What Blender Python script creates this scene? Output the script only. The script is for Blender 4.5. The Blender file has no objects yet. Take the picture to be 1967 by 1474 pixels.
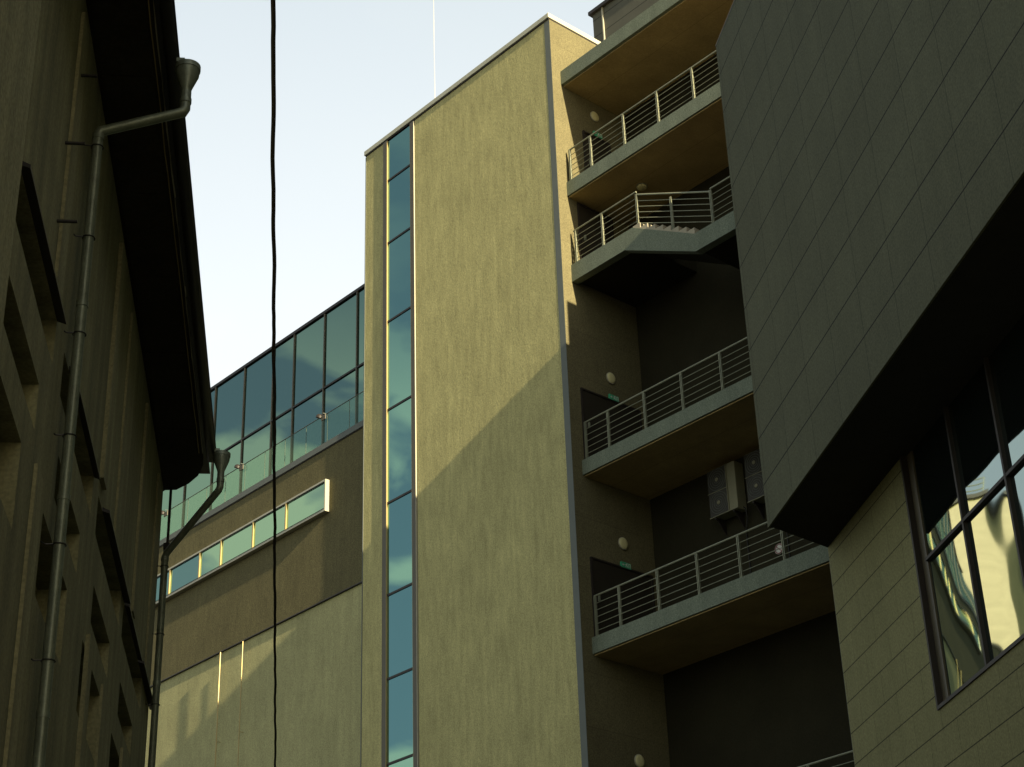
import bpy, bmesh, math, random
from mathutils import Vector, Matrix
random.seed(7)
V = Vector
rad = math.radians
sc = bpy.context.scene

# ------------------------------------------------------------------ camera
PITCH, ROLL = rad(28.04), rad(-2.051)
fwd = V((0, math.cos(PITCH), math.sin(PITCH)))
up0 = V((0, -math.sin(PITCH), math.cos(PITCH)))
rt0 = V((1, 0, 0))
c_, s_ = math.cos(ROLL), math.sin(ROLL)
rt = rt0 * c_ + up0 * s_
up = up0 * c_ - rt0 * s_
cam_d = bpy.data.cameras.new('camera')
cam = bpy.data.objects.new('camera', cam_d)
sc.collection.objects.link(cam)
cam.matrix_world = Matrix(((rt.x, up.x, -fwd.x, 0), (rt.y, up.y, -fwd.y, 0), (rt.z, up.z, -fwd.z, 1.6), (0, 0, 0, 1)))
cam_d.sensor_width = 36.0
cam_d.lens = 3410.0 / 1967.0 * 36.0
cam_d.clip_start = 0.1
cam_d.clip_end = 4000
sc.camera = cam

# ------------------------------------------------------------------ frames
def hd(az):
    a = rad(az)
    return V((math.sin(a), math.cos(a), 0))
U = hd(-42.14)            # along the big facade, away from the camera
B = hd(47.86)             # into the facade
CD = hd(-10.2)            # along the clad building, away from the camera
NC = V((CD.y, -CD.x, 0))  # into the clad building
ED = hd(-7.0)             # along the old building
NE = V((ED.y, -ED.x, 0))  # from the old building to the street
K = V((1.37745818, 38.97566688, 0))
Z = V((0, 0, 1))

# ------------------------------------------------------------------ light
sun_travel = (U * 2.97 + B * 0.19 - Z).normalized()
ls = bpy.data.lights.new('sun', 'SUN')
ls.energy = 5.0
ls.angle = rad(0.55)
ls.color = (1.0, 0.84, 0.56)
so = bpy.data.objects.new('sun', ls)
sc.collection.objects.link(so)
so.rotation_mode = 'QUATERNION'
so.rotation_quaternion = sun_travel.to_track_quat('-Z', 'Y')
so.location = (20, -20, 60)
sun_el = math.asin(-sun_travel.z)
sun_rot = math.atan2(-sun_travel.x, -sun_travel.y)

w = bpy.data.worlds.new('World')
sc.world = w
w.use_nodes = True
nt = w.node_tree
nt.nodes.clear()
N = nt.nodes.new
L = nt.links.new
sky = N('ShaderNodeTexSky')
sky.sky_type = 'NISHITA'
sky.sun_disc = False
sky.sun_elevation = sun_el
sky.sun_rotation = sun_rot
sky.air_density = 1.0
sky.dust_density = 2.5
sky.ozone_density = 1.0
tc = N('ShaderNodeTexCoord')
mp = N('ShaderNodeMapping')
mp.inputs['Scale'].default_value = (1, 1, 2.2)
L(tc.outputs['Generated'], mp.inputs['Vector'])
n1 = N('ShaderNodeTexNoise')
n1.inputs['Scale'].default_value = 7.0
n1.inputs['Detail'].default_value = 7
n1.inputs['Roughness'].default_value = 0.5
n1.inputs['Distortion'].default_value = 0.3
L(mp.outputs['Vector'], n1.inputs['Vector'])
r1 = N('ShaderNodeValToRGB')
r1.color_ramp.elements[0].position = 0.48
r1.color_ramp.elements[0].color = (0, 0, 0, 1)
r1.color_ramp.elements[1].position = 0.545
r1.color_ramp.elements[1].color = (1, 1, 1, 1)
L(n1.outputs['Fac'], r1.inputs['Fac'])
# thin high veil everywhere
mixv = N('ShaderNodeMixRGB')
mixv.inputs['Color2'].default_value = (6.7, 7.2, 7.2, 1)
# the veil is densest low in the north, where the camera looks
sepw = N('ShaderNodeSeparateXYZ'); L(tc.outputs['Generated'], sepw.inputs[0])
vr = N('ShaderNodeMapRange'); vr.inputs['From Min'].default_value = .25; vr.inputs['From Max'].default_value = .85
vr.inputs['To Min'].default_value = .25; vr.inputs['To Max'].default_value = .93
L(sepw.outputs['Y'], vr.inputs['Value'])
L(vr.outputs[0], mixv.inputs['Fac'])
# the veil thins and greys towards the zenith
zr = N('ShaderNodeMapRange'); zr.inputs['From Min'].default_value = .45; zr.inputs['From Max'].default_value = .75
zr.inputs['To Min'].default_value = 0.0; zr.inputs['To Max'].default_value = 1.0
L(sepw.outputs['Z'], zr.inputs['Value'])
vc = N('ShaderNodeMixRGB'); vc.inputs['Color1'].default_value = (7.5, 7.9, 8.0, 1); vc.inputs['Color2'].default_value = (5.6, 6.3, 6.6, 1)
L(zr.outputs[0], vc.inputs['Fac']); L(vc.outputs['Color'], mixv.inputs['Color2'])
L(sky.outputs['Color'], mixv.inputs['Color1'])
mixc = N('ShaderNodeMixRGB')
mixc.inputs['Color2'].default_value = (8.8, 8.8, 6.9, 1)
mulf = N('ShaderNodeMath'); mulf.operation = 'MULTIPLY'; mulf.inputs[1].default_value = 0.9
cfade = N('ShaderNodeMapRange'); cfade.inputs['From Min'].default_value = .3; cfade.inputs['From Max'].default_value = .75
cfade.inputs['To Min'].default_value = 1.0; cfade.inputs['To Max'].default_value = .12
L(sepw.outputs['Y'], cfade.inputs['Value'])
mulg = N('ShaderNodeMath'); mulg.operation = 'MULTIPLY'
L(r1.outputs['Color'], mulg.inputs[0]); cz = N('ShaderNodeMapRange'); cz.inputs['From Min'].default_value = .44; cz.inputs['From Max'].default_value = .52
cz.inputs['To Min'].default_value = 1.0; cz.inputs['To Max'].default_value = .12
L(sepw.outputs['Z'], cz.inputs['Value'])
cm_ = N('ShaderNodeMath'); cm_.operation = 'MULTIPLY'
L(cfade.outputs[0], cm_.inputs[0]); L(cz.outputs[0], cm_.inputs[1]); L(cm_.outputs[0], mulg.inputs[1]); L(mulg.outputs[0], mulf.inputs[0])
L(mulf.outputs[0], mixc.inputs['Fac'])
L(mixv.outputs['Color'], mixc.inputs['Color1'])
bg = N('ShaderNodeBackground')
bg.inputs['Strength'].default_value = 0.05
L(mixc.outputs['Color'], bg.inputs['Color'])
wo = N('ShaderNodeOutputWorld')
L(bg.outputs[0], wo.inputs['Surface'])

sc.view_settings.view_transform = 'Standard'
sc.view_settings.look = 'None'
sc.view_settings.gamma = 1.0
sc.view_settings.use_curve_mapping = False
sc.view_settings.exposure = 1.5
sc.render.engine = 'CYCLES'
sc.cycles.max_bounces = 8
sc.cycles.diffuse_bounces = 4

# ------------------------------------------------------------------ materials
def mat(name, col, rough=0.8, metal=0.0, mottle=0.0, mscale=3.0, streak=0.0, grain=0.0, gscale=60.0,
        bump=0.0, joints=None, spec=0.3, tint=None, wave=0.0, stains=0.0):
    """procedural surface; UV carries metres along the wall and height"""
    m = bpy.data.materials.new(name)
    m.use_nodes = True
    t = m.node_tree
    b = t.nodes['Principled BSDF']
    b.inputs['Roughness'].default_value = rough
    b.inputs['Metallic'].default_value = metal
    b.inputs['Specular IOR Level'].default_value = spec
    n = t.nodes.new
    l = t.links.new
    uv = n('ShaderNodeUVMap')
    tcn = n('ShaderNodeTexCoord')
    cur = n('ShaderNodeRGB')
    cur.outputs[0].default_value = (*col, 1)
    out = cur.outputs[0]
    def mult(out, fac_socket, lo, hi):
        mr = n('ShaderNodeMapRange')
        mr.inputs['From Min'].default_value = 0.3
        mr.inputs['From Max'].default_value = 0.7
        mr.inputs['To Min'].default_value = lo
        mr.inputs['To Max'].default_value = hi
        l(fac_socket, mr.inputs['Value'])
        mx = n('ShaderNodeVectorMath'); mx.operation = 'SCALE'
        l(out, mx.inputs[0]); l(mr.outputs[0], mx.inputs['Scale'])
        return mx.outputs[0]
    height = None
    if mottle:
        a = n('ShaderNodeTexNoise'); a.inputs['Scale'].default_value = mscale; a.inputs['Detail'].default_value = 8
        a.inputs['Roughness'].default_value = 0.65
        l(tcn.outputs['Object'], a.inputs['Vector'])
        out = mult(out, a.outputs['Fac'], 1 - mottle, 1 + mottle)
    if streak:
        mpn = n('ShaderNodeMapping'); mpn.inputs['Scale'].default_value = (6.0, 0.9, 1)
        l(uv.outputs[0], mpn.inputs['Vector'])
        a = n('ShaderNodeTexNoise'); a.inputs['Scale'].default_value = 1.0; a.inputs['Detail'].default_value = 8
        a.inputs['Roughness'].default_value = 0.7
        l(mpn.outputs[0], a.inputs['Vector'])
        out = mult(out, a.outputs['Fac'], 1 - streak, 1 + streak)
    if stains:
        mpn = n('ShaderNodeMapping'); mpn.inputs['Scale'].default_value = (3.2, 0.12, 1)
        l(uv.outputs[0], mpn.inputs['Vector'])
        a = n('ShaderNodeTexNoise'); a.inputs['Scale'].default_value = 1.0; a.inputs['Detail'].default_value = 5
        l(mpn.outputs[0], a.inputs['Vector'])
        out = mult(out, a.outputs['Fac'], 1 - stains, 1 + stains)
    if grain:
        a = n('ShaderNodeTexNoise'); a.inputs['Scale'].default_value = gscale; a.inputs['Detail'].default_value = 3
        l(tcn.outputs['Object'], a.inputs['Vector'])
        out = mult(out, a.outputs['Fac'], 1 - grain, 1 + grain)
    hs = []
    if joints:
        pw, ph, u0, v0, bond, wd, dark = joints
        sx = n('ShaderNodeSeparateXYZ'); l(uv.outputs[0], sx.inputs[0])
        def math_(op, a, b_=None):
            q = n('ShaderNodeMath'); q.operation = op
            for i, x in enumerate((a, b_)):
                if x is None: continue
                if isinstance(x, (int, float)): q.inputs[i].default_value = x
                else: l(x, q.inputs[i])
            return q.outputs[0]
        vv = math_('DIVIDE', math_('SUBTRACT', sx.outputs['Y'], v0), ph)
        row = math_('FLOOR', vv)
        fv = math_('FRACT', vv)
        par = math_('MULTIPLY', math_('FLOORED_MODULO', row, 2.0), bond)
        uu = math_('ADD', math_('DIVIDE', math_('SUBTRACT', sx.outputs['X'], u0), pw), par)
        col_ = math_('FLOOR', uu)
        fu = math_('FRACT', uu)
        def edge(f, size, wdt):
            d = math_('MINIMUM', f, math_('SUBTRACT', 1.0, f))
            return math_('LESS_THAN', math_('MULTIPLY', d, size), wdt / 2)
        eh = edge(fv, ph, wd)
        ev = math_('MULTIPLY', edge(fu, pw, wd * 0.8), 0.45)
        e = math_('MAXIMUM', eh, ev)
        # panel to panel tone
        cx = n('ShaderNodeCombineXYZ'); l(col_, cx.inputs[0]); l(row, cx.inputs[1])
        wn = n('ShaderNodeTexWhiteNoise'); wn.noise_dimensions = '2D'; l(cx.outputs[0], wn.inputs['Vector'])
        tone = math_('ADD', math_('MULTIPLY', wn.outputs['Value'], 0.07), 0.965)
        mx = n('ShaderNodeVectorMath'); mx.operation = 'SCALE'; l(out, mx.inputs[0]); l(tone, mx.inputs['Scale']); out = mx.outputs[0]
        k = math_('SUBTRACT', 1.0, math_('MULTIPLY', e, dark))
        mx = n('ShaderNodeVectorMath'); mx.operation = 'SCALE'; l(out, mx.inputs[0]); l(k, mx.inputs['Scale']); out = mx.outputs[0]
    l(out, b.inputs['Base Color'])
    if bump:
        a = n('ShaderNodeTexNoise'); a.inputs['Detail'].default_value = 6; a.inputs['Scale'].default_value = 1.0
        mpn = n('ShaderNodeMapping'); mpn.inputs['Scale'].default_value = (16, 9, 1)
        l(uv.outputs[0], mpn.inputs['Vector']); l(mpn.outputs[0], a.inputs['Vector'])
        bp = n('ShaderNodeBump'); bp.inputs['Strength'].default_value = 1.0; bp.inputs['Distance'].default_value = bump
        l(a.outputs['Fac'], bp.inputs['Height']); l(bp.outputs[0], b.inputs['Normal'])
    if wave:
        a = n('ShaderNodeTexNoise'); a.inputs['Detail'].default_value = 1; a.inputs['Scale'].default_value = 0.8
        l(uv.outputs[0], a.inputs['Vector'])
        bp = n('ShaderNodeBump'); bp.inputs['Strength'].default_value = 1.0; bp.inputs['Distance'].default_value = wave
        l(a.outputs['Fac'], bp.inputs['Height']); l(bp.outputs[0], b.inputs['Normal'])
    return m

M = dict(
    cream=mat('cream_render', (.415, .385, .172), .95, mottle=.10, mscale=.9, streak=.19, grain=.24, gscale=32, bump=.004, stains=.05),
    cream_low=mat('cream_render_low', (.355, .342, .168), .95, mottle=.10, mscale=.7, streak=.12, grain=.24, gscale=30, bump=.003, stains=.05),
    brown=mat('brown_render', (.118, .105, .047), .95, mottle=.12, mscale=.8, streak=.14, grain=.32, gscale=30, bump=.003),
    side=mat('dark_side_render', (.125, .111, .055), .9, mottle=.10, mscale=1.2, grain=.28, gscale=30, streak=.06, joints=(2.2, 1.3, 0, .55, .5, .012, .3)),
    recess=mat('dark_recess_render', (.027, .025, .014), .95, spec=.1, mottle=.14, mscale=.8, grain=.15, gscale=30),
    soffit=mat('brown_soffit_boards', (.38, .285, .125), .8, mottle=.18, mscale=1.1, grain=.12, gscale=25, joints=(1.2, 1.2, 0, .1, .5, .014, .4)),
    fascia=mat('grey_green_concrete', (.145, .170, .122), .85, mottle=.08, mscale=2, stains=.10, grain=.28, gscale=35),
    trim=mat('grey_corner_trim', (.125, .14, .125), .7, mottle=.06, mscale=2),
    coping=mat('pale_coping_metal', (.42, .42, .32), .5, metal=.0, mottle=.05, mscale=3),
    darkline=mat('dark_metal', (.025, .02, .016), .5, mottle=.1),
    frame=mat('bronze_frame', (.09, .078, .05), .45, metal=.0, mottle=.06),
    frame_lit=mat('brass_trim_and_sunlit_edge', (.35, .28, .12), .45, metal=.3, mottle=.05),  # yellow trim metal; on the window strip it paints sunlit frame sides
    alu=mat('aluminium_trim', (.42, .40, .30), .45, metal=.2, mottle=.05),
    rail=mat('galvanised_rail', (.25, .26, .18), .5, metal=.35, mottle=.1, mscale=6),
    clad=mat('olive_grey_cladding', (.080, .084, .050), .8, spec=.14, mottle=.09, mscale=.5, stains=.05, grain=.22, gscale=28, joints=(1.41, .975, .15, 14.68, 0, .027, .9)),
    clad_low=mat('lower_olive_cladding', (.195, .188, .088), .8, spec=.15, mottle=.07, mscale=.6, stains=.05, grain=.22, gscale=28, joints=(1.155, .583, .66, 14.59 - .583 * 20, .5, .020, .8)),
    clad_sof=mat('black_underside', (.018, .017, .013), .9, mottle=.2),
    roof=mat('pale_roof_membrane', (.72, .60, .36), .9, mottle=.1),
    old=mat('old_plaster', (.160, .157, .082), .95, mottle=.16, mscale=1.1, streak=.10, grain=.2, gscale=28, bump=.006, stains=.28),
    old_pil=mat('old_plaster_band', (.18, .175, .094), .95, mottle=.14, mscale=1.3, streak=.10, grain=.2, gscale=28, bump=.006, stains=.22),
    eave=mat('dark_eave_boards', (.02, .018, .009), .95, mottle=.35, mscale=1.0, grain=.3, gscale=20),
    gutter=mat('black_gutter', (.022, .021, .019), .45, metal=.2, mottle=.2),
    zinc=mat('weathered_zinc', (.12, .14, .10), .42, metal=.35, mottle=.2, mscale=7, grain=.12, gscale=40),
    lampglass=mat('opal_lamp_glass', (.58, .54, .28), .45, mottle=.03),
    exitgreen=mat('green_sign', (.05, .33, .17), .5, mottle=.03),
    white=mat('white_paint', (.62, .62, .56), .5, mottle=.04),
    pink=mat('pink_sign_enamel', (.32, .17, .16), .5, mottle=.05),
    acbody=mat('ac_casing', (.21, .205, .13), .6, mottle=.08),
    acdark=mat('ac_grille', (.035, .034, .026), .5, mottle=.1),
    hut=mat('ribbed_dark_sheet', (.085, .085, .065), .8, mottle=.12, mscale=1.5, joints=(60, .62, 30, .1, 0, .03, .7)),
    cable=mat('black_cable', (.012, .012, .012), .7, mottle=.1),
    asphalt=mat('asphalt', (.028, .028, .026), .9, mottle=.2, mscale=.5, grain=.3, gscale=50),
    kerb=mat('kerb_stone', (.25, .24, .22), .9, mottle=.15),
    door=mat('dark_door_paint', (.028, .024, .016), .5, mottle=.1),
    concrete=mat('stair_concrete', (.33, .30, .22), .9, mottle=.12),
    bay=mat('pale_bay_plaster', (.225, .22, .12), .95, mottle=.14, mscale=1.3, streak=.10, grain=.25, gscale=28, bump=.006, stains=.15),
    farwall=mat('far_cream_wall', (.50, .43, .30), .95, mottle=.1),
    room=mat('dark_room', (.02, .02, .018), .9, mottle=.1),
    mast=mat('white_mast', (.5, .48, .40), .5, mottle=.03),
)

def glass(name, tint, rough=.02, wave=.0, wscale=.8, dark=(.01, .014, .013), ior=1.5, refl=.55):
    """coated facade glass: a tinted mirror coat over a dark body"""
    m = bpy.data.materials.new(name); m.use_nodes = True
    t = m.node_tree; t.nodes.clear(); n = t.nodes.new; l = t.links.new
    o = n('ShaderNodeOutputMaterial')
    g = n('ShaderNodeBsdfGlossy'); g.inputs['Color'].default_value = (*tint, 1); g.inputs['Roughness'].default_value = rough
    d = n('ShaderNodeBsdfDiffuse'); d.inputs['Color'].default_value = (*dark, 1)
    lw = n('ShaderNodeFresnel'); lw.inputs['IOR'].default_value = ior
    mr = n('ShaderNodeMapRange'); mr.inputs['To Min'].default_value = refl; mr.inputs['To Max'].default_value = 1.0
    l(lw.outputs[0], mr.inputs['Value'])
    mx = n('ShaderNodeMixShader'); l(mr.outputs[0], mx.inputs[0]); l(d.outputs[0], mx.inputs[1]); l(g.outputs[0], mx.inputs[2])
    l(mx.outputs[0], o.inputs[0])
    if wave:
        uv = n('ShaderNodeUVMap')
        a = n('ShaderNodeTexNoise'); a.inputs['Detail'].default_value = 0.5; a.inputs['Scale'].default_value = wscale
        l(uv.outputs[0], a.inputs['Vector'])
        bp = n('ShaderNodeBump'); bp.inputs['Strength'].default_value = 1.0; bp.inputs['Distance'].default_value = wave
        l(a.outputs['Fac'], bp.inputs['Height']); l(bp.outputs[0], g.inputs['Normal'])
    return m
M['strip_glass'] = glass('teal_coated_glass', (.20, .37, .33), wave=.004, wscale=.5, refl=.85)
M['curtain_glass'] = glass('green_coated_glass', (.17, .275, .235), wave=.006, wscale=.4, refl=.85)
M['ribbon_glass'] = glass('ribbon_glass', (.26, .40, .30), wave=.005, wscale=.6, refl=.85)
M['right_glass'] = glass('dark_mirror_glass', (.46, .57, .53), wave=.024, wscale=.45, refl=.6)
M['old_glass'] = glass('old_window_glass', (.25, .25, .2), refl=.12, rough=.1)
def clear_glass():
    m = bpy.data.materials.new('clear_balustrade_glass'); m.use_nodes = True
    t = m.node_tree; t.nodes.clear(); n = t.nodes.new; l = t.links.new
    o = n('ShaderNodeOutputMaterial')
    tr = n('ShaderNodeBsdfTransparent'); tr.inputs['Color'].default_value = (.93, .98, .93, 1)
    g = n('ShaderNodeBsdfGlossy'); g.inputs['Color'].default_value = (.4, .5, .36, 1); g.inputs['Roughness'].default_value = .03
    lw = n('ShaderNodeLayerWeight'); pw = n('ShaderNodeMath'); pw.operation = 'POWER'; pw.inputs[1].default_value = 3.0
    l(lw.outputs['Facing'], pw.inputs[0])
    fr = n('ShaderNodeMath'); fr.operation = 'MULTIPLY_ADD'; fr.inputs[1].default_value = .25; fr.inputs[2].default_value = .04
    l(pw.outputs[0], fr.inputs[0])
    mx = n('ShaderNodeMixShader'); l(fr.outputs[0], mx.inputs[0]); l(tr.outputs[0], mx.inputs[1]); l(g.outputs[0], mx.inputs[2])
    l(mx.outputs[0], o.inputs[0])
    return m
M['clear'] = clear_glass()

# ------------------------------------------------------------------ builders
col = sc.collection
class Frame:
    def __init__(s, o, x, y): s.o, s.x, s.y = V(o), V(x), V(y)
    def p(s, a, b, z): return s.o + s.x * a + s.y * b + Z * z
TF = Frame(K, U, B)                      # tower frame: a = u, b = depth
C0 = V((4.72380594, 30.8997453, 0))
FC = V((6.01689884, 32.04470987, 0))
CF = Frame(C0, -CD, NC)                  # projecting box face
FF = Frame(FC, -CD, NC)                  # lower clad wall
EF = Frame(V((0, 0, 0)), ED, -NE)        # old building: a along, w left of the camera

class MB:
    def __init__(s, fr): s.fr = fr; s.v = []; s.f = []
    def add(s, pts, faces):
        k = len(s.v); s.v += [V(p) for p in pts]; s.f += [[k + i for i in f] for f in faces]; return s
    def box(s, a0, a1, b0, b1, z0, z1):
        p = s.fr.p
        P = [p(a, b, z) for z in (z0, z1) for a, b in ((a0, b0), (a1, b0), (a1, b1), (a0, b1))]
        return s.add(P, [(0, 1, 2, 3), (4, 5, 6, 7), (0, 1, 5, 4), (1, 2, 6, 5), (2, 3, 7, 6), (3, 0, 4, 7)])
    def prism_z(s, pts, z0, z1):
        n = len(pts)
        P = [V((q.x, q.y, z0)) for q in pts] + [V((q.x, q.y, z1)) for q in pts]
        return s.add(P, [list(range(n)), list(range(n, 2 * n))] + [(i, (i + 1) % n, n + (i + 1) % n, n + i) for i in range(n)])
    def prism_b(s, az, b0, b1):
        n = len(az)
        P = [s.fr.p(a, b0, z) for a, z in az] + [s.fr.p(a, b1, z) for a, z in az]
        return s.add(P, [list(range(n)), list(range(n, 2 * n))] + [(i, (i + 1) % n, n + (i + 1) % n, n + i) for i in range(n)])
    def prism_a(s, bz, a0, a1):
        n = len(bz)
        P = [s.fr.p(a0, b, z) for b, z in bz] + [s.fr.p(a1, b, z) for b, z in bz]
        return s.add(P, [list(range(n)), list(range(n, 2 * n))] + [(i, (i + 1) % n, n + (i + 1) % n, n + i) for i in range(n)])
    def tube(s, pts, r, seg=10, caps=True):
        pts = [V(p) for p in pts]; rings = []
        rr = r if isinstance(r, (list, tuple)) else [r] * len(pts)
        k0 = len(s.v)
        x = None
        for i, p in enumerate(pts):
            din = (pts[i] - pts[i - 1]).normalized() if i else None
            dout = (pts[i + 1] - pts[i]).normalized() if i < len(pts) - 1 else None
            d = ((din or dout) + (dout or din)).normalized()
            if x is None:
                ref = Z if abs(d.z) < .9 else V((1, 0, 0))
                x = d.cross(ref).normalized()
            else:
                x = (x - d * x.dot(d)).normalized()
            y = d.cross(x).normalized()
            sc_ = 1.0
            if din and dout: sc_ = 1.0 / max(.5, math.sqrt((1 + din.dot(dout)) / 2))
            for j in range(seg):
                t = 2 * math.pi * j / seg
                s.v.append(p + (x * math.cos(t) + y * math.sin(t)) * rr[i] * (1 + (sc_ - 1) * .5))
        for i in range(len(pts) - 1):
            for j in range(seg):
                a = k0 + i * seg + j; b = k0 + i * seg + (j + 1) % seg
                s.f.append([a, b, b + seg, a + seg])
        if caps:
            s.f.append([k0 + j for j in range(seg)]); s.f.append([k0 + (len(pts) - 1) * seg + j for j in range(seg)])
        return s
    def lathe(s, c, ax, prof, seg=24):
        ax = V(ax).normalized(); return s.tube_prof(c, ax, prof, seg)
    def tube_prof(s, c, ax, prof, seg):
        ref = Z if abs(ax.z) < .9 else V((1, 0, 0))
        x = ax.cross(ref).normalized(); y = ax.cross(x).normalized(); k0 = len(s.v)
        for r, h in prof:
            for j in range(seg):
                t = 2 * math.pi * j / seg
                s.v.append(V(c) + ax * h + (x * math.cos(t) + y * math.sin(t)) * r)
        for i in range(len(prof) - 1):
            for j in range(seg):
                a = k0 + i * seg + j; b = k0 + i * seg + (j + 1) % seg
                s.f.append([a, b, b + seg, a + seg])
        s.f.append([k0 + j for j in range(seg)]); s.f.append([k0 + (len(prof) - 1) * seg + j for j in range(seg)])
        return s
    def build(s, name, m, parent=None, smooth=False, bevel=0):
        base = world_loc(parent) if parent else None
        if base is None:
            xs = sum((v.x for v in s.v)) / len(s.v); ys = sum((v.y for v in s.v)) / len(s.v)
            base = V((xs, ys, min(v.z for v in s.v)))
        me = bpy.data.meshes.new(name)
        me.from_pydata([v - base for v in s.v], [], s.f)
        bm = bmesh.new(); bm.from_mesh(me)
        bmesh.ops.recalc_face_normals(bm, faces=bm.faces)
        bm.to_mesh(me); bm.free()
        me.materials.append(m)
        uvl = me.uv_layers.new(name='UVMap')
        fx, fo, fy = s.fr.x, s.fr.o, s.fr.y
        for poly in me.polygons:
            nrm = poly.normal
            for li in poly.loop_indices:
                q = me.vertices[me.loops[li].vertex_index].co + base - fo
                if abs(nrm.z) > .7: uvl.data[li].uv = (q.dot(fx), q.dot(fy))
                elif abs(nrm.dot(fx)) > .75: uvl.data[li].uv = (q.dot(fy), q.z)
                else: uvl.data[li].uv = (q.dot(fx), q.z)
        if smooth:
            for p in me.polygons: p.use_smooth = True
            try: me.set_sharp_from_angle(angle=rad(40))
            except Exception: pass
        o = bpy.data.objects.new(name, me)
        col.objects.link(o)
        if parent: o.parent = parent
        else: o.location = base
        if bevel:
            bv = o.modifiers.new('bevel', 'BEVEL'); bv.width = bevel; bv.segments = 2; bv.limit_method = 'ANGLE'
        return o

def world_loc(o):
    v = V((0, 0, 0))
    while o: v += o.location; o = o.parent
    return v
def thing(name, label, cat, loc, group=None):
    o = bpy.data.objects.new(name, None); col.objects.link(o); o.location = loc
    o.empty_display_size = .3
    o['label'] = label; o['category'] = cat
    if group: o['group'] = group
    return o
def tag(o, label, cat, group=None):
    o['label'] = label; o['category'] = cat
    if group: o['group'] = group
    return o
def dup(root, loc, label=None):
    r = root.copy(); col.objects.link(r); r.location = loc
    if label: r['label'] = label
    for ch in list(root.children):
        c = ch.copy(); col.objects.link(c); c.parent = r
        for g in list(ch.children):
            d = g.copy(); col.objects.link(d); d.parent = c
    return r

WORLD = Frame(V((0, 0, 0)), V((1, 0, 0)), V((0, 1, 0)))
# ------------------------------------------------------------------ ground
g = MB(WORLD); g.add([V((-1500, -1500, 0)), V((1500, -1500, 0)), V((1500, 1500, 0)), V((-1500, 1500, 0))], [(0, 1, 2, 3)])
o = g.build('ground', M['asphalt']); o['kind'] = 'structure'
o = MB(EF).box(-12, 27.5, 1.0, 2.5, .0, .12).build('pavement', M['kerb']); o['kind'] = 'structure'

# ================================================================== TOWER
tower = thing('stair_tower_building', 'tall cream rendered tower with a glazed strip and grey-edged escape balconies', 'building', K)
mb = MB(TF)
mb.box(0, 5.99, 0, .25, 0, 33.82)
mb.box(7.5, 8.4, 0, .25, 0, 33.82)
mb.box(.0, 8.4, .25, 10, 0, 33.82)
mb.build('wall', M['cream'], tower)
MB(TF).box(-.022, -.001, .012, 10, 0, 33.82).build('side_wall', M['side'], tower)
MB(TF).box(-.03, .18, -.004, -.001, 0, 33.80).build('corner_trim', M['trim'], tower)
MB(TF).box(8.401, 8.43, -.012, .3, 0, 33.80).build('corner_trim', M['trim'], tower)
mb = MB(TF); mb.box(-.05, 8.46, -.05, 10.1, 33.86, 34.02); mb.build('coping', M['coping'], tower, bevel=.01)
mb = MB(TF); mb.box(-.024, 8.42, -.024, 10.0, 33.82, 33.86); mb.build('coping_shadow_strip', M['darkline'], tower)  # dark strip painting the shadow line below the coping
# window strip
ws = MB(TF); ws.box(6.032, 6.19, -.034, .12, 0, 33.81); ws.box(7.332, 7.50, -.034, .12, 0, 33.81)
ws.box(5.99, 6.031, .03, .12, 0, 33.81)
frame = ws.build('window_strip', M['frame'], tower)
MB(TF).box(6.018, 6.031, -.036, .029, 0, 33.80).build('lit_edge', M['alu'], frame)  # thin strips colour the bronze frame's side faces as if sunlit
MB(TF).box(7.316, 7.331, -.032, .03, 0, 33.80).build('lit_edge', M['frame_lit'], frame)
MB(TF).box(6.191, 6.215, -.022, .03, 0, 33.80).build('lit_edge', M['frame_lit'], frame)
zs = [0, 2.6, 5.0, 7.4, 9.8, 12.1, 14.39, 16.65, 18.98, 21.67, 24.54, 27.41, 30.10, 32.33, 33.82]
for i in range(len(zs) - 1):
    MB(TF).box(6.216, 7.315, .015, .03, zs[i] + .03, zs[i + 1] - .03).build('pane', M['strip_glass'], frame)
for z in zs[1:-1]:
    MB(TF).box(6.216, 7.315, -.008, .12, z - .03, z + .03).build('crossbar', M['darkline'], frame)
MB(TF).box(5.99, 7.5, .121, .249, 0, 33.82).build('backing', M['room'], frame)
# pale blind hanging behind the upper panes would be hidden by the mirror coat: left out

# ---- open stair recess right of the tower
DEEP, FRONT, UR = 2.65, .33, -8.23
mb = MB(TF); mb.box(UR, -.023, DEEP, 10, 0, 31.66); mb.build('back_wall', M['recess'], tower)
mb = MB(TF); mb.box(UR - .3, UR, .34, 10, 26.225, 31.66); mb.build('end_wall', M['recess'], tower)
def slab(z0, z1, a0=UR, a1=-.023, b1=DEEP - .001, name='balcony'):
    s = MB(TF).box(a0, a1, FRONT, b1, z0 + .03, z1).build(name, M['fascia'], tower)
    MB(TF).box(a0, a1, FRONT + .06, b1, z0, z0 + .028).build('soffit', M['soffit'], s)
    return s
# roof slab with a deep fascia
s1 = MB(TF).box(UR - 3, -.023, FRONT, 10, 31.70, 32.15).build('roof_slab', M['fascia'], tower)
MB(TF).box(UR - 3, -.023, FRONT + .10, DEEP + 1, 31.665, 31.698).build('soffit', M['soffit'], s1)
levels = {1: (28.0, 28.46), 3: (19.85, 20.27), 4: (15.28, 15.71), 5: (9.9, 10.33)}
slabs = {k: slab(*v) for k, v in levels.items()}
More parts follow.
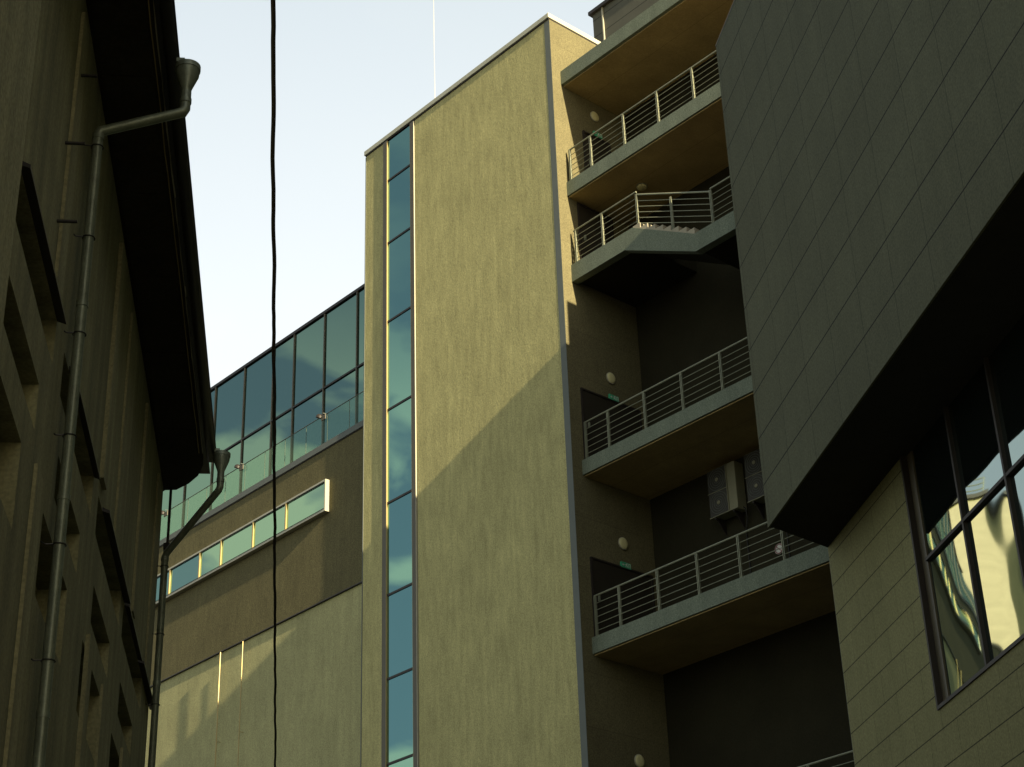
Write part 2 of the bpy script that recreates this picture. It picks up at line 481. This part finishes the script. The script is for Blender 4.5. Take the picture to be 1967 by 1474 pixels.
# stair level: landing, flight, lower landing
mb = MB(TF)
mb.prism_b([(-.023, 25.37), (-.023, 25.88), (-2.28, 25.88), (-4.29, 24.68), (UR, 24.68), (UR, 24.18), (-4.29, 24.18), (-1.96, 25.37)], FRONT, FRONT + .22)
land = mb.build('stair_landing', M['fascia'], tower)
mb = MB(TF); mb.box(-2.28, -.023, FRONT + .221, DEEP - .001, 25.45, 25.86); mb.box(UR, -4.29, FRONT + .221, DEEP - .001, 24.26, 24.66)
mb.prism_b([(-2.281, 25.86), (-2.281, 25.45), (-4.289, 24.26), (-4.289, 24.66)], FRONT + .221, 1.55)
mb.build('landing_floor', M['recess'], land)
mb = MB(TF)
n = 8
for i in range(n):
    a0 = -2.285 - i * .251; zt = 25.86 - i * .15
    mb.prism_b([(a0, zt - .02), (a0 - .25, zt - .02), (a0 - .25, zt + .05 - .15 + .02), (a0, zt + .05)] if False else
               [(a0 + .0, zt + .055), (a0 - .25, zt + .055), (a0 - .25, zt - .17), (a0, zt - .02)], FRONT + .02, 1.54)
mb.build('steps', M['concrete'], land)
# ---- railings
def railing(segs, posts, name='railing'):
    """segs: list of ((a,z),(a,z)) top-of-slab lines along the balcony front; posts: list of (a, z)"""
    b = FRONT + .05
    mb = MB(TF)
    for (a0, z0), (a1, z1) in segs:
        P = TF.p(a0, b, z0 + 1.0); Q = TF.p(a1, b, z1 + 1.0)
        mb.tube([P, Q], .024, 8)
        for k in range(5):
            h = .14 + k * .168
            mb.tube([TF.p(a0, b + .0, z0 + h), TF.p(a1, b, z1 + h)], .0095, 6)
    r = mb.build(name, M['rail'], tower, smooth=True)
    for a, z in posts:
        m2 = MB(TF)
        m2.box(a - .028, a - .013, b - .026, b + .026, z - .02, z + .985)
        m2.box(a + .013, a + .028, b - .026, b + .026, z - .02, z + .985)
        m2.box(a - .033, a + .033, b - .03, b + .03, z - .001, z + .012)
        m2.build('post', M['rail'], r)
    # short return against the tower side
    return r
PA = [-.16, -.96, -2.2, -3.43, -4.67, -5.9, -7.13]
for k in (1, 3, 4, 5):
    zt = levels[k][1]
    railing([((-.13, zt), (UR + .02, zt))], [(a, zt) for a in PA])
railing([((-.13, 25.88), (-2.46, 25.88)), ((-2.46, 25.80), (-4.88, 24.60)), ((-4.88, 24.68), (UR + .02, 24.68))],
        [(-.2, 25.88), (-1.2, 25.88), (-2.46, 25.82), (-3.6, 25.14), (-4.88, 24.66), (-6.1, 24.68), (-7.3, 24.68)])

# ---- doors on the tower side inside the recess
for (b0, b1, z0, z1) in ((.46, 2.45, 20.27, 22.25), (.46, 2.45, 15.71, 17.70), (.46, 2.45, 10.33, 12.32), (1.09, 2.02, 28.46, 30.42), (.72, 1.9, 25.88, 27.9)):
    d = MB(TF).box(-.05, -.0225, b0, b1, z0, z1).build('door', M['door'], tower)
    mb = MB(TF); mb.box(-.075, -.0225, b0 - .05, b0, z0, z1); mb.box(-.075, -.0225, b1, b1 + .05, z0, z1); mb.box(-.075, -.0225, b0 - .05, b1 + .05, z1, z1 + .05)
    mb.build('door_frame', M['darkline'], d)
    MB(TF).box(-.11, -.05, b0 + .12, b0 + .15, z0 + .95, z0 + 1.1).build('handle', M['rail'], d)

# ---- wall lamps
def wall_lamp(b, z, label):
    loc = TF.p(-.0225, b, z)
    t = thing('wall_lamp', label, 'wall lamp', loc, 'round lamps over the escape doors')
    mb = MB(TF); mb.lathe(loc, -U, [(.150, 0), (.160, .012), (.160, .035), (.15, .04)], 28); mb.build('base_ring', M['alu'], t, smooth=True)
    mb = MB(TF); mb.lathe(loc, -U, [(.148, .038), (.143, .048), (.12, .060), (.075, .068), (.02, .071)], 28); mb.build('opal_cover', M['lampglass'], t, smooth=True)
    return t
WL = ['round opal wall lamp on the topmost balcony under the roof slab', 'round opal wall lamp above the dark door below the stair balcony',
      'round opal wall lamp above the lowest fully visible balcony', 'round opal wall lamp cut by the bottom edge of the photo']
l0 = wall_lamp(1.54, 31.17, WL[0])
for z, lb, b in ((22.93, WL[1], 1.51), (18.38, WL[2], 1.56), (13.0, WL[3], 1.62)):
    dup(l0, TF.p(-.0225, b, z), lb)
# ceiling lamp under slab 2
loc = TF.p(-1.62, 1.52, 28.0)
t = thing('ceiling_lamp', 'round lamp fixed to the brown ceiling above the stair balcony', 'ceiling lamp', loc)
mb = MB(TF); mb.lathe(loc, -Z, [(.15, 0), (.155, .03), (.14, .035)], 24); mb.build('base_ring', M['rail'], t, smooth=True)
mb = MB(TF); mb.lathe(loc, -Z, [(.14, .035), (.12, .07), (.06, .09), (.01, .095)], 24); mb.build('opal_cover', M['lampglass'], t, smooth=True)
# exit signs
def exit_sign(b, z, label):
    loc = TF.p(-.0225, b, z)
    t = thing('exit_sign', label, 'exit sign', loc, 'green exit signs over the doors')
    MB(TF).box(-.085, -.0225, b - .16, b + .16, z - .075, z + .075).build('sign_box', M['exitgreen'], t, bevel=.006)
    # running figure, arrow and doorway, white on green
    mb = MB(TF)
    f0, f1 = -.090, -.0855
    def bar(b0, z0, b1, z1, wd):
        d = V((b1 - b0, z1 - z0)); nn = V((-d.y, d.x)).normalized() * wd / 2
        q = [(b0 + nn.x, z0 + nn.y), (b1 + nn.x, z1 + nn.y), (b1 - nn.x, z1 - nn.y), (b0 - nn.x, z0 - nn.y)]
        mb.prism_a([(b + x, z + y) for x, y in q], f0, f1)
    bar(-.03, .005, .0, .03, .02); bar(.0, -.0, -.03, -.045, .014); bar(.0, 0, .03, -.02, .014); bar(.03, -.02, .045, -.045, .012); bar(.0, .03, .035, .015, .012); bar(.01, .045, .03, .045, .02)
    bar(.08, -.05, .08, .05, .012); bar(.13, -.05, .13, .05, .012); bar(.08, .05, .13, .05, .012)
    bar(-.13, 0, -.07, 0, .014); bar(-.13, 0, -.105, .025, .012); bar(-.13, 0, -.105, -.025, .012)
    mb.build('pictogram', M['white'], t)
    return t
e0 = exit_sign(1.60, 30.56, 'small green exit sign on the topmost balcony')
dup(e0, TF.p(-.0225, 1.55, 22.36), 'small green exit sign above the door below the stair balcony')
dup(e0, TF.p(-.0225, 1.58, 17.80), 'small green exit sign above the door of the lowest fully visible balcony')
dup(e0, TF.p(-.0225, 1.58, 12.44), 'small green exit sign at the door under the bottom balcony')
# pinkish round sign on the back wall
loc = TF.p(-3.95, DEEP - .001, 17.05)
t = thing('round_sign', 'small round pinkish sign on the dark wall behind the lowest full railing', 'sign', loc)
MB(TF).lathe(TF.p(-3.95, DEEP - .001, 17.2), -B, [(.13, 0), (.13, .012)], 24).build('disc', M['white'], t)
mb = MB(TF); k0 = 20
c = TF.p(-3.95, DEEP - .014, 17.2)
ring = [c + (U * math.cos(x) + Z * math.sin(x)) * .11 for x in [2 * math.pi * i / k0 for i in range(k0 + 1)]]
mb.tube(ring, .016, 6); mb.tube([c + (U + Z) * .075, c - (U + Z) * .075], .013, 6)
mb.build('red_ring', M['pink'], t, smooth=True)

# ---- air conditioners on the back wall
def ac(a_left, label, prev=None):
    loc = TF.p(a_left - .44, 2.47, 18.3)
    if prev: return dup(prev, loc, label)
    a1, a0, z0, z1 = a_left, a_left - .88, 18.43, 19.66
    t = thing('air_conditioner', label, 'air conditioner', loc, 'outdoor air conditioner units in the stair recess')
    body = MB(TF).box(a0, a1, 2.3, 2.62, z0, z1).build('casing', M['acbody'], t, bevel=.015)
    MB(TF).box(a1 - .60, a1 - .02, 2.285, 2.2995, z0 + .02, z1 - .02).build('front_grille', M['acdark'], t)
    for zc in (18.76, 19.36):
        c = TF.p(a1 - .31, 2.284, zc)
        mb = MB(TF)
        for r in (.27, .21, .15, .09):
            mb.tube([c + (U * math.cos(x) + Z * math.sin(x)) * r for x in [2 * math.pi * i / 24 for i in range(25)]], .005, 5)
        f = mb.build('fan_guard', M['trim'], t)
        MB(TF).lathe(c, -B, [(.05, 0), (.05, .01), (.03, .02)], 16).build('hub', M['acbody'], f)
    mb = MB(TF); mb.tube([TF.p(a0 + .05, 2.5, z0 + .12), TF.p(a0 - .05, 2.5, z0 + .02), TF.p(a0 - .04, 2.55, z0 - .2), TF.p(a0 + .1, 2.62, z0 - .45), TF.p(a0 + .1, 2.63, z0 - 1.6)], .016, 7)
    mb.build('hose', M['gutter'], t, smooth=True)
    mb = MB(TF); mb.box(a0 + .0, a1 - .0, 2.275, 2.299, z0 - .0, z0 + .018); mb.box(a1 - .62, a1 - .60, 2.275, 2.299, z0, z1) ; mb.box(a1 - .62, a1, 2.275, 2.299, 19.05, 19.065)
    mb.build('edge_trim', M['acbody'], t)
    for a in (a0 + .15, a1 - .15):
        mb = MB(TF)
        mb.box(a - .02, a + .02, 2.3, DEEP - .001, z0 - .05, z0 - .005)
        mb.prism_a([(2.36, z0 - .05), (2.64, z0 - .38), (2.648, z0 - .05)], a - .015, a + .015)
        mb.build('bracket', M['darkline'], t)
    return t
ac1 = ac(-2.27, 'twin-fan air conditioner nearer the tower, its pale panel fully visible')
ac(-3.46, 'twin-fan air conditioner partly hidden behind the grey clad wall', ac1)

# ---- rooftop hut and mast
hb = 3.0
hut = thing('rooftop_hut', 'dark ribbed plant room on the roof slab beside the tower top', 'rooftop hut', TF.p(-2.5, hb + 2, 32.15))
MB(TF).box(-9, 1.18, hb, hb + 5, 32.16, 36.30).build('wall', M['hut'], hut)
MB(TF).box(-9.1, 1.27, hb - .1, hb + 5.1, 36.30, 36.42).build('roof_edge', M['darkline'], hut)
MB(TF).box(.72, .76, hb - .045, hb - .001, 32.2, 36.3).build('conductor_strip', M['alu'], hut)
hut2 = None
mb = MB(TF); q = TF.p(5.22, .16, 34.02); mb.tube([q, q + Z * 6.5], [.009, .006], 8); mb.lathe(q, Z, [(.05, 0), (.05, .02), (.02, .05)], 12)
tag(mb.build('lightning_rod', M['mast'], None, smooth=True), 'thin pale lightning rod standing on the tower roof edge', 'lightning rod')

# ================================================================== TERRACE WING
wing = thing('glass_topped_wing', 'lower wing with cream base, brown band, ribbon window and teal glass storey', 'building', TF.p(14, 3, 0))
WL1 = 34.0
MB(TF).box(8.405, WL1, .17, 10, 0, 19.80).build('lower_wall', M['cream_low'], wing)
MB(TF).box(8.405, WL1, .12, 10, 19.83, 24.54).build('band_wall', M['brown'], wing)
MB(TF).box(8.405, WL1, .105, 9.9, 19.80, 19.829).build('drip_edge', M['darkline'], wing)
MB(TF).box(8.432, WL1, .075, 10, 24.57, 24.76).build('terrace_slab', M['trim'], wing)
MB(TF).box(8.405, WL1, .10, 10, 24.541, 24.569).build('slab_shadow_strip', M['darkline'], wing)  # dark strip standing in for the slab's shadow on the brown band
# thin vertical fins on the lower wall, bright where the sun reaches them
for a, wd in ((15.5, .036), (14.30, .028)):
    mb = MB(TF); mb.tube([TF.p(a, .03, 6), TF.p(a, .03, 19.74)], wd / 2, 8)
    for z in (8, 11, 14, 17): mb.box(a - .008, a + .008, .03, .169, z, z + .015)
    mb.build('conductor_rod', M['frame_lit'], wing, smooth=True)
# ribbon window
rw = MB(TF)
ra0, ra1, rz0, rz1, rb = 10.19, 22.6, 22.47, 23.47, -.04
rw.box(ra0, ra1, rb, .119, rz0, rz0 + .07); rw.box(ra0, ra1, rb, .119, rz1 - .06, rz1)
rw.box(ra0, ra0 + .05, rb, .119, rz0 + .07, rz1 - .06); rw.box(ra1 - .05, ra1, rb, .119, rz0 + .07, rz1 - .06)
rwo = rw.build('ribbon_window', M['alu'], wing)
MB(TF).box(ra0 + .05, ra1 - .05, rb - .012, rb - .001, rz1 - .085, rz1 - .062).build('frame_line', M['darkline'], rwo)
MB(TF).box(ra0 + .05, ra1 - .05, rb - .012, rb - .001, rz0 + .072, rz0 + .09).build('frame_line', M['darkline'], rwo)
muls = [ra0 + .05, 10.45 + 1.72, 13.9, 15.66, 16.87, 18.63, 20.35, ra1 - .05]
for i in range(len(muls) - 1):
    MB(TF).box(muls[i] + .012, muls[i + 1] - .012, rb + .03, rb + .05, rz0 + .07, rz1 - .06).build('pane', M['ribbon_glass'], rwo)
for a in muls[1:-1]:
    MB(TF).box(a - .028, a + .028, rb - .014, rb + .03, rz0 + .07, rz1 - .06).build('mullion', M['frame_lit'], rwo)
# curtain wall
cb = .9
cz0, czm, cz1 = 24.762, 27.35, 30.04
cw = MB(TF)
cw.box(8.45, WL1, cb - .06, cb + .12, cz1 - .03, cz1 + .07)
cw.box(8.45, WL1, cb - .04, cb + .02, czm - .03, czm + .03)
cw.box(8.45, WL1, cb - .04, cb + .02, cz0, cz0 + .1)
cwo = cw.build('curtain_wall', M['darkline'], wing)
cm = [8.46, 9.98, 11.68, 13.33, 14.5, 16.17, 17.93, 19.6, 21.3, 23.0, 24.7, 26.4, 28.1, 30, 32, 34]
for i in range(len(cm) - 1):
    for z0, z1 in ((cz0 + .1, czm - .03), (czm + .03, cz1 - .03)):
        MB(TF).box(cm[i] + .02, cm[i + 1] - .02, cb + .0, cb + .02, z0, z1).build('pane', M['curtain_glass'], cwo)
for a in cm[1:-1]:
    MB(TF).box(a - .024, a + .024, cb - .045, cb + .021, cz0 + .1, cz1 - .03).build('mullion', M['frame'], cwo)
MB(TF).box(8.45, WL1, cb + .13, 9.8, cz0, cz1).build('core', M['room'], wing)
MB(TF).box(8.44, WL1, cb + .121, 9.9, cz1 + .001, cz1 + .06).build('roof', M['roof'], wing)
# glass balustrade
bal = thing('glass_balustrade', 'clear glass balustrade along the terrace edge below the teal glazing', 'balustrade', TF.p(14, .12, 24.76))
jo = [8.44, 9.21 + .05, 10.35, 11.43, 12.53, 13.61, 14.7, 15.8, 16.9, 18.0, 19.1, 20.2, 21.3, 22.4]
for i in range(len(jo) - 1):
    MB(TF).box(jo[i] + .008, jo[i + 1] - .008, .10, .114, 24.762, 25.70).build('glass_panel', M['clear'], bal)
mb = MB(TF); mb.box(8.44, 22.4, .095, .119, 25.702, 25.716); mb.build('top_strip', M['frame'], bal)
mb = MB(TF)
for a in jo[1:-1]: mb.box(a - .006, a + .006, .10, .114, 24.762, 25.70)
mb.build('joint_strip', M['trim'], bal)
def spot(a, label, prev=None):
    loc = TF.p(a, .06, 25.6)
    if prev: return dup(prev, loc, label)
    t = thing('floodlight', label, 'floodlight', loc, 'floodlights clipped on the glass balustrade')
    MB(TF).lathe(loc + B * -.03 + U * .13 + Z * .12, (-Z + U * .5), [(.05, -.04), (.10, 0), (.115, .07), (.10, .09)], 16).build('lamp_head', M['darkline'], t, smooth=True)
    MB(TF).box(a - .16, a + .06, .02, .05, 25.50, 25.66).build('mounting_plate', M['frame'], t, bevel=.01)
    mb = MB(TF); mb.tube([TF.p(a - .02, .04, 25.6), TF.p(a + .13, .03, 25.72)], .02, 6); mb.tube([TF.p(a - .05, .0, 25.72), TF.p(a - .05, .15, 25.74)], .012, 6)
    mb.build('arm', M['trim'], t)
    return t
f0 = spot(10.5, 'dark floodlight on the balustrade nearest the cream tower')
spot(14.86, 'dark floodlight on the balustrade beside the black cable', f0)
spot(19.3, 'dark floodlight on the balustrade below the old roof corner', f0)

# ================================================================== FAR CREAM BLOCK (seen in the mirrored window)
far = thing('far_cream_block', 'cream block with roof railing seen mirrored in the right-hand window', 'building', TF.p(50, 6, 0))
MB(TF).box(44.3, 60, .9, 16, 0, 37.4).build('wall', M['cream'], far)
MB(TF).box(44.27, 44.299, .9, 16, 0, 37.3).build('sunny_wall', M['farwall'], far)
MB(TF).box(44.1, 60.2, .7, 16.2, 37.41, 37.62).build('coping', M['darkline'], far)
mb = MB(TF)
for z in (37.9, 38.2, 38.5): mb.tube([TF.p(44.4, 1.0, z), TF.p(44.4, 16, z)], .03, 6)
for k in range(11): mb.tube([TF.p(44.4, 1 + k * 1.5, 37.6), TF.p(44.4, 1 + k * 1.5, 38.5)], .03, 6)
mb.build('roof_railing', M['rail'], far)
for k in range(6):
    MB(TF).box(44.2, 44.26, 4.0, 5.3, 4 + k * 5.4, 5.6 + k * 5.4).build('window', M['strip_glass'], far)

# ================================================================== CLAD BUILDING (right)
clad = thing('grey_clad_building', 'olive grey panelled building with overhanging box and mirrored window at right', 'building', FF.p(10, 6, 0))
BZ0, BZ1 = 14.78, 26.22
LEN = 44
P0 = C0; P1 = C0 + B * 5.65; P3 = CF.p(LEN, 0, 0); P2 = CF.p(LEN, 16, 0)
Q0 = FC; Q1 = FC + B * 3.9; Q3 = FF.p(LEN - 1.5, 0, 0); Q2 = FF.p(LEN - 1.5, 14, 0)
# upper box: outer skin face panel plus core
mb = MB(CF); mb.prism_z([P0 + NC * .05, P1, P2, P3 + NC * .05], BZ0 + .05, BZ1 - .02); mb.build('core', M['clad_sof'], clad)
MB(CF).box(0, LEN, 0, .049, BZ0, BZ1).build('box_face', M['clad'], clad)
mb = MB(CF); mb.prism_z([P0 + NC * .05, P1, P2, P3 + NC * .05], BZ1 - .018, BZ1 - .001); mb.build('roof', M['roof'], clad)
mb = MB(CF); mb.box(0, LEN, -.01, .10, BZ1 + .001, BZ1 + .03); mb.build('box_coping', M['frame'], clad)
MB(TF).box(-8.56, -8.25, -.42, .335, BZ1, 27.5).build('roof_shadow_block', M['clad_sof'], clad)  # unseen block added on the roof to shade the tower's side wall
# underside with thin board joints
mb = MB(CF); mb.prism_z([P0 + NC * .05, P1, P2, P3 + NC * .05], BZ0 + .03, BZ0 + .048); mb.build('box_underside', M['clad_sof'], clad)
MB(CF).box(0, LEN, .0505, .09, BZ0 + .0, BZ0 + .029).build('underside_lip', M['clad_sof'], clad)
# lower wall with window opening
W0, W1, WZ = 4.05, 24.0, 10.25
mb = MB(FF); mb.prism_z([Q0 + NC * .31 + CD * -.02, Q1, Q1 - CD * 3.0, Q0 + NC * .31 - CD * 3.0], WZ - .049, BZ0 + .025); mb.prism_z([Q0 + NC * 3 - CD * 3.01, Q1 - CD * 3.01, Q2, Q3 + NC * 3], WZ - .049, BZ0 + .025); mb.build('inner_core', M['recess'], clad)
mb = MB(FF); mb.box(0, W0, 0, .3, 0, BZ0 + .028); mb.box(W0, W1, 0, .3, 0, WZ); mb.box(W1, LEN - 2, 0, .3, 0, BZ0 + .028)
mb.build('lower_wall', M['clad_low'], clad)
mb = MB(FF); mb.box(-.012, .0, .0, .3, 0, BZ0 + .02); mb.build('corner_trim', M['trim'], clad)
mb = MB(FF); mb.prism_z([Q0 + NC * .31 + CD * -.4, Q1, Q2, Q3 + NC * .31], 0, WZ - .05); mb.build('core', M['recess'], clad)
win = MB(FF)
win.box(W0, W0 + .06, -.03, .16, WZ, BZ0 + .025); win.box(W0 + .06, W1, -.03, .16, WZ, WZ + .06)
win = win.build('mirror_window', M['darkline'], clad)
MB(FF).box(W0 + .06, W0 + .28, .08, .14, WZ + .06, BZ0 + .025).build('side_frame', M['frame'], win)
wm = [W0 + .28, 5.97, 7.66, 9.35, 11.04, 12.73, 14.4, 16.1, 17.8, 19.5, 21.2, 22.9, 24.0]
for i in range(len(wm) - 1):
    for z0, z1 in ((WZ + .06, 12.74), (12.80, BZ0 + .025)):
        MB(FF).box(wm[i] + .03, wm[i + 1] - .03, .10, .12, z0, z1).build('pane', M['right_glass'], win)
for a in wm[1:-1]:
    MB(FF).box(a - .03, a + .03, .03, .13, WZ + .06, BZ0 + .025).build('mullion', M['darkline'], win)
MB(FF).box(W0 + .28, W1, .035, .125, 12.742, 12.798).build('transom', M['darkline'], win)
MB(FF).box(W0 + .06, W1, .16, .2, WZ + .06, BZ0 + .025).build('backing', M['room'], win)

# ================================================================== OLD BUILDING (left)
old = thing('old_plaster_building', 'dark old plastered building with deep eaves along the left edge', 'building', EF.p(10, 8, 0))
WA, EA = 2.5, 26.75
# wall with real window openings, built as a grid of blocks
wins = []                       # (a0, a1, z0, z1)
for k in range(-3, 5):
    da = 3.38 * k
    wins.append((12.2 + da, 14.96 + da * 1.03, 9.72, 10.2))
    wins.append((12.45 + da, 14.38 + da * 1.0, 8.75, 9.2))
    wins.append((11.9 + da, 13.83 + da * 1.0, 7.55, 8.35))
wins = [w_ for w_ in wins if w_[1] < 26.2 and w_[0] > -5]
rows = sorted({(w_[2], w_[3]) for w_ in wins})
mb = MB(EF)
zc = 0
A0 = -20
for (z0, z1) in rows:
    mb.box(A0, EA, WA, WA + .45, zc, z0)
    ws_ = sorted([w_ for w_ in wins if (w_[2], w_[3]) == (z0, z1)])
    a = A0
    for w_ in ws_:
        mb.box(a, w_[0], WA, WA + .45, z0, z1); a = w_[1]
    mb.box(a, EA, WA, WA + .45, z0, z1)
    zc = z1
mb.box(A0, EA, WA, WA + .45, zc, 13.9)
mb.box(A0, EA, WA + .6, WA + 9, 0, 13.9)
mb.box(EA - .5, EA, WA + .45, WA + .6, 0, 13.9)
mb.build('wall', M['old'], old)
for w_ in wins:
    dp = .16 if w_[3] > 8.5 else .3
    MB(EF).box(w_[0], w_[1], WA + dp, WA + .44, w_[2], w_[3]).build('blind_window', M['old'], old)
# sheet metal hoods over the top row of openings
hoods = [(9.2, 11.5), (12.4, 14.98), (15.95, 18.48), (19.4, 22.35), (22.45, 24.6), (24.7, 26.9)]
for i, (a0, a1) in enumerate(hoods):
    d = .07 + .02 * (i % 2)
    MB(EF).prism_a([(WA - .001, 10.2), (WA - d, 10.17), (WA - d, 10.205), (WA - .001, 10.25)], a0, a1).build('window_hood', M['gutter'], old)
# shallow plaster bands and the nearer projecting bay
for a0, a1, pr in ((14.55, 14.95, .035), (18.9, 19.25, .05), (20.6, 21.5, .03), (23.2, 23.5, .04), (25.6, 26.3, .03)):
    mb = MB(EF); mb.box(a0, a1, WA - pr, WA - .0005, 0, 8.5) ; mb.box(a0, a1, WA - pr, WA - .0005, 10.4, 13.6)
    mb.build('plaster_band', M['old_pil'], old)
MB(EF).box(A0, 11.9, WA - .12, WA - .0005, 0, 13.85).build('near_bay', M['bay'], old)
# fixing hooks on the wall
for (a, z) in ((14.4, 11.85), (14.7, 12.9), (14.4, 10.95)):
    p = EF.p(a, WA, z); mb = MB(EF); mb.box(a - .015, a + .015, WA - .19, WA, z, z + .02)
    mb.build('wall_hook', M['gutter'], old)
# eave: soffit with rounded far corner
ep = [EF.p(A0, 3.5, 0), EF.p(26.86, 3.5, 0), EF.p(26.88, 2.5, 0), EF.p(26.86, 2.3, 0), EF.p(26.6, 2.08, 0), EF.p(26.3, 1.92, 0), EF.p(25.9, 1.82, 0), EF.p(25.5, 1.80, 0), EF.p(A0, 1.80, 0)]
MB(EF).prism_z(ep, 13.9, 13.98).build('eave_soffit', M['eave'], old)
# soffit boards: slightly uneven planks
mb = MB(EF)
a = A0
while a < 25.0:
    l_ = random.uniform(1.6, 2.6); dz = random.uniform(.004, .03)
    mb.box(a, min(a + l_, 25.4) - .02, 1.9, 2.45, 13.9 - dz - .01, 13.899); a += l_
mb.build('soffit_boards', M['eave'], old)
# worn metal drip edges (slightly wavy)
def wavy(w0, z, r, amp, m_, name):
    mb = MB(EF); pts = []
    a = A0
    while a < 25.6:
        pts.append(EF.p(a, w0 + random.uniform(-amp, amp), z + random.uniform(-amp, amp))); a += .45
    mb.tube(pts, r, 6); return mb.build(name, m_, old, smooth=True)
wavy(1.80, 13.885, .013, .006, M['alu'], 'drip_edge')
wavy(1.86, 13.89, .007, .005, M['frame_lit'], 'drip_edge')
MB(EF).box(A0, 25.6, 1.745, 1.80, 13.87, 14.02).build('fascia_board', M['gutter'], old)
# half-round gutter
mb = MB(EF); seg = 9; gp = []
for t_ in range(seg + 1):
    x = math.pi * t_ / seg
    gp.append((1.675 + .075 * math.cos(x), 13.88 - .075 * math.sin(x)))
for t_ in range(seg, -1, -1):
    x = math.pi * t_ / seg
    gp.append((1.675 + .068 * math.cos(x), 13.88 - .068 * math.sin(x)))
mb.prism_a(gp, A0, 25.6); mb.tube([EF.p(A0, 1.598, 13.885), EF.p(25.6, 1.598, 13.885)], .012, 6)
mb.build('gutter', M['gutter'], old, smooth=True)
# roof
mb = MB(EF); mb.prism_a([(1.74, 14.03), (6.5, 16.6), (11.6, 14.03)], A0, 26.5); mb.build('roof', M['gutter'], old)
# downpipes with hopper heads
def downpipe(fa, fw, ftop, ca, cw, cz, label):
    c = EF.p(fa, fw, 0)
    r = .055
    mb = MB(EF)
    mb.tube([EF.p(fa, fw, ftop - .34), EF.p(fa, fw, ftop - .56), EF.p(fa + (ca - fa) * .025, fw + (cw - fw) * .025, ftop - .60 + (cz - ftop + .6) * .025), EF.p(fa + (ca - fa) * .97, fw + (cw - fw) * .97, ftop - .60 + (cz - ftop + .6) * .97),
             EF.p(ca, cw, cz - .04), EF.p(ca, cw, 0.3)], r, 14)
    for z in (cz - .07, cz - 2.1, cz - 4.2, cz - 6.3):
        mb.lathe(EF.p(ca, cw, z), Z, [(r, -.03), (r + .007, -.03), (r + .007, .03), (r, .03)], 14)
    mb.lathe(EF.p(fa, fw, ftop - .46), Z, [(r, -.03), (r + .007, -.03), (r + .007, .03), (r, .03)], 14)
    p = mb.build('downpipe', M['zinc'], old, smooth=True); p['label'] = label
    mb = MB(EF)
    mb.lathe(EF.p(fa, fw, ftop), Z, [(.05, -.36), (.058, -.30), (.125, -.12), (.130, -.06), (.137, -.06), (.137, .0), (.130, .0), (.12, -.02)], 22)
    mb.box(fa - .09, fa + .09, fw + .03, fw + .12, ftop, ftop + .05)
    mb.build('hopper_head', M['zinc'], p, smooth=True)
    for i in range(7):
        z = cz - .2 - i * 1.12
        if z < 3.5: break
        mb = MB(EF); q = EF.p(ca, cw, z)
        pts = [q + (-NE * math.cos(x) + ED * math.sin(x)) * (r + .008) for x in [2 * math.pi * j / 14 for j in range(15)]]
        mb.tube(pts, .007, 5, caps=False)
        mb.tube([EF.p(ca - .03, cw + .04, z), EF.p(ca - .05, WA - .02, z - .01), EF.p(ca - .09, WA + .02, z)], .008, 5)
        mb.build('clamp', M['gutter'], p)
    return p
downpipe(15.5, 1.485, 13.70, 15.5, 2.36, 12.80, 'near downpipe crossing the dark eave')
downpipe(25.3, 1.50, 13.82, 26.3, 2.36, 12.52, 'far downpipe at the building corner')
# loose bracket under the far eave corner
mb = MB(EF); mb.box(26.78, 26.84, 2.36, 2.40, 12.9, 13.9); mb.box(26.76, 26.86, 2.34, 2.44, 12.8, 12.92)
mb.build('eave_bracket', M['gutter'], old)

# ================================================================== OVERHEAD CABLE
mb = MB(WORLD); pts = []
d0 = V((-1.145, 7.027, 7.6)); d1 = V((-2.981, 20.769, 7.6)); dd = (d1 - d0)
for i in range(-30, 261):
    t_ = i / 130 * 1.0
    p = d0 + dd * t_
    nrm = V((dd.y, -dd.x, 0)).normalized()
    off = .0025 * math.sin(i * .33) + .002 * math.sin(i * .81 + 1) + random.uniform(-.001, .001)
    pts.append(p + nrm * off + Z * (.002 * math.sin(i * .5)))
mb.tube(pts, .0125, 8)
pts2 = [p + V((.006 * math.sin(i * .9), 0, .006 * math.cos(i * .9))) for i, p in enumerate(pts)]
mb.tube(pts2, .0065, 6)
cb_ = mb.build('overhead_cable', M['cable'], None, smooth=True)
tag(cb_, 'black twisted cable hanging across the sky in front of the buildings', 'cable')
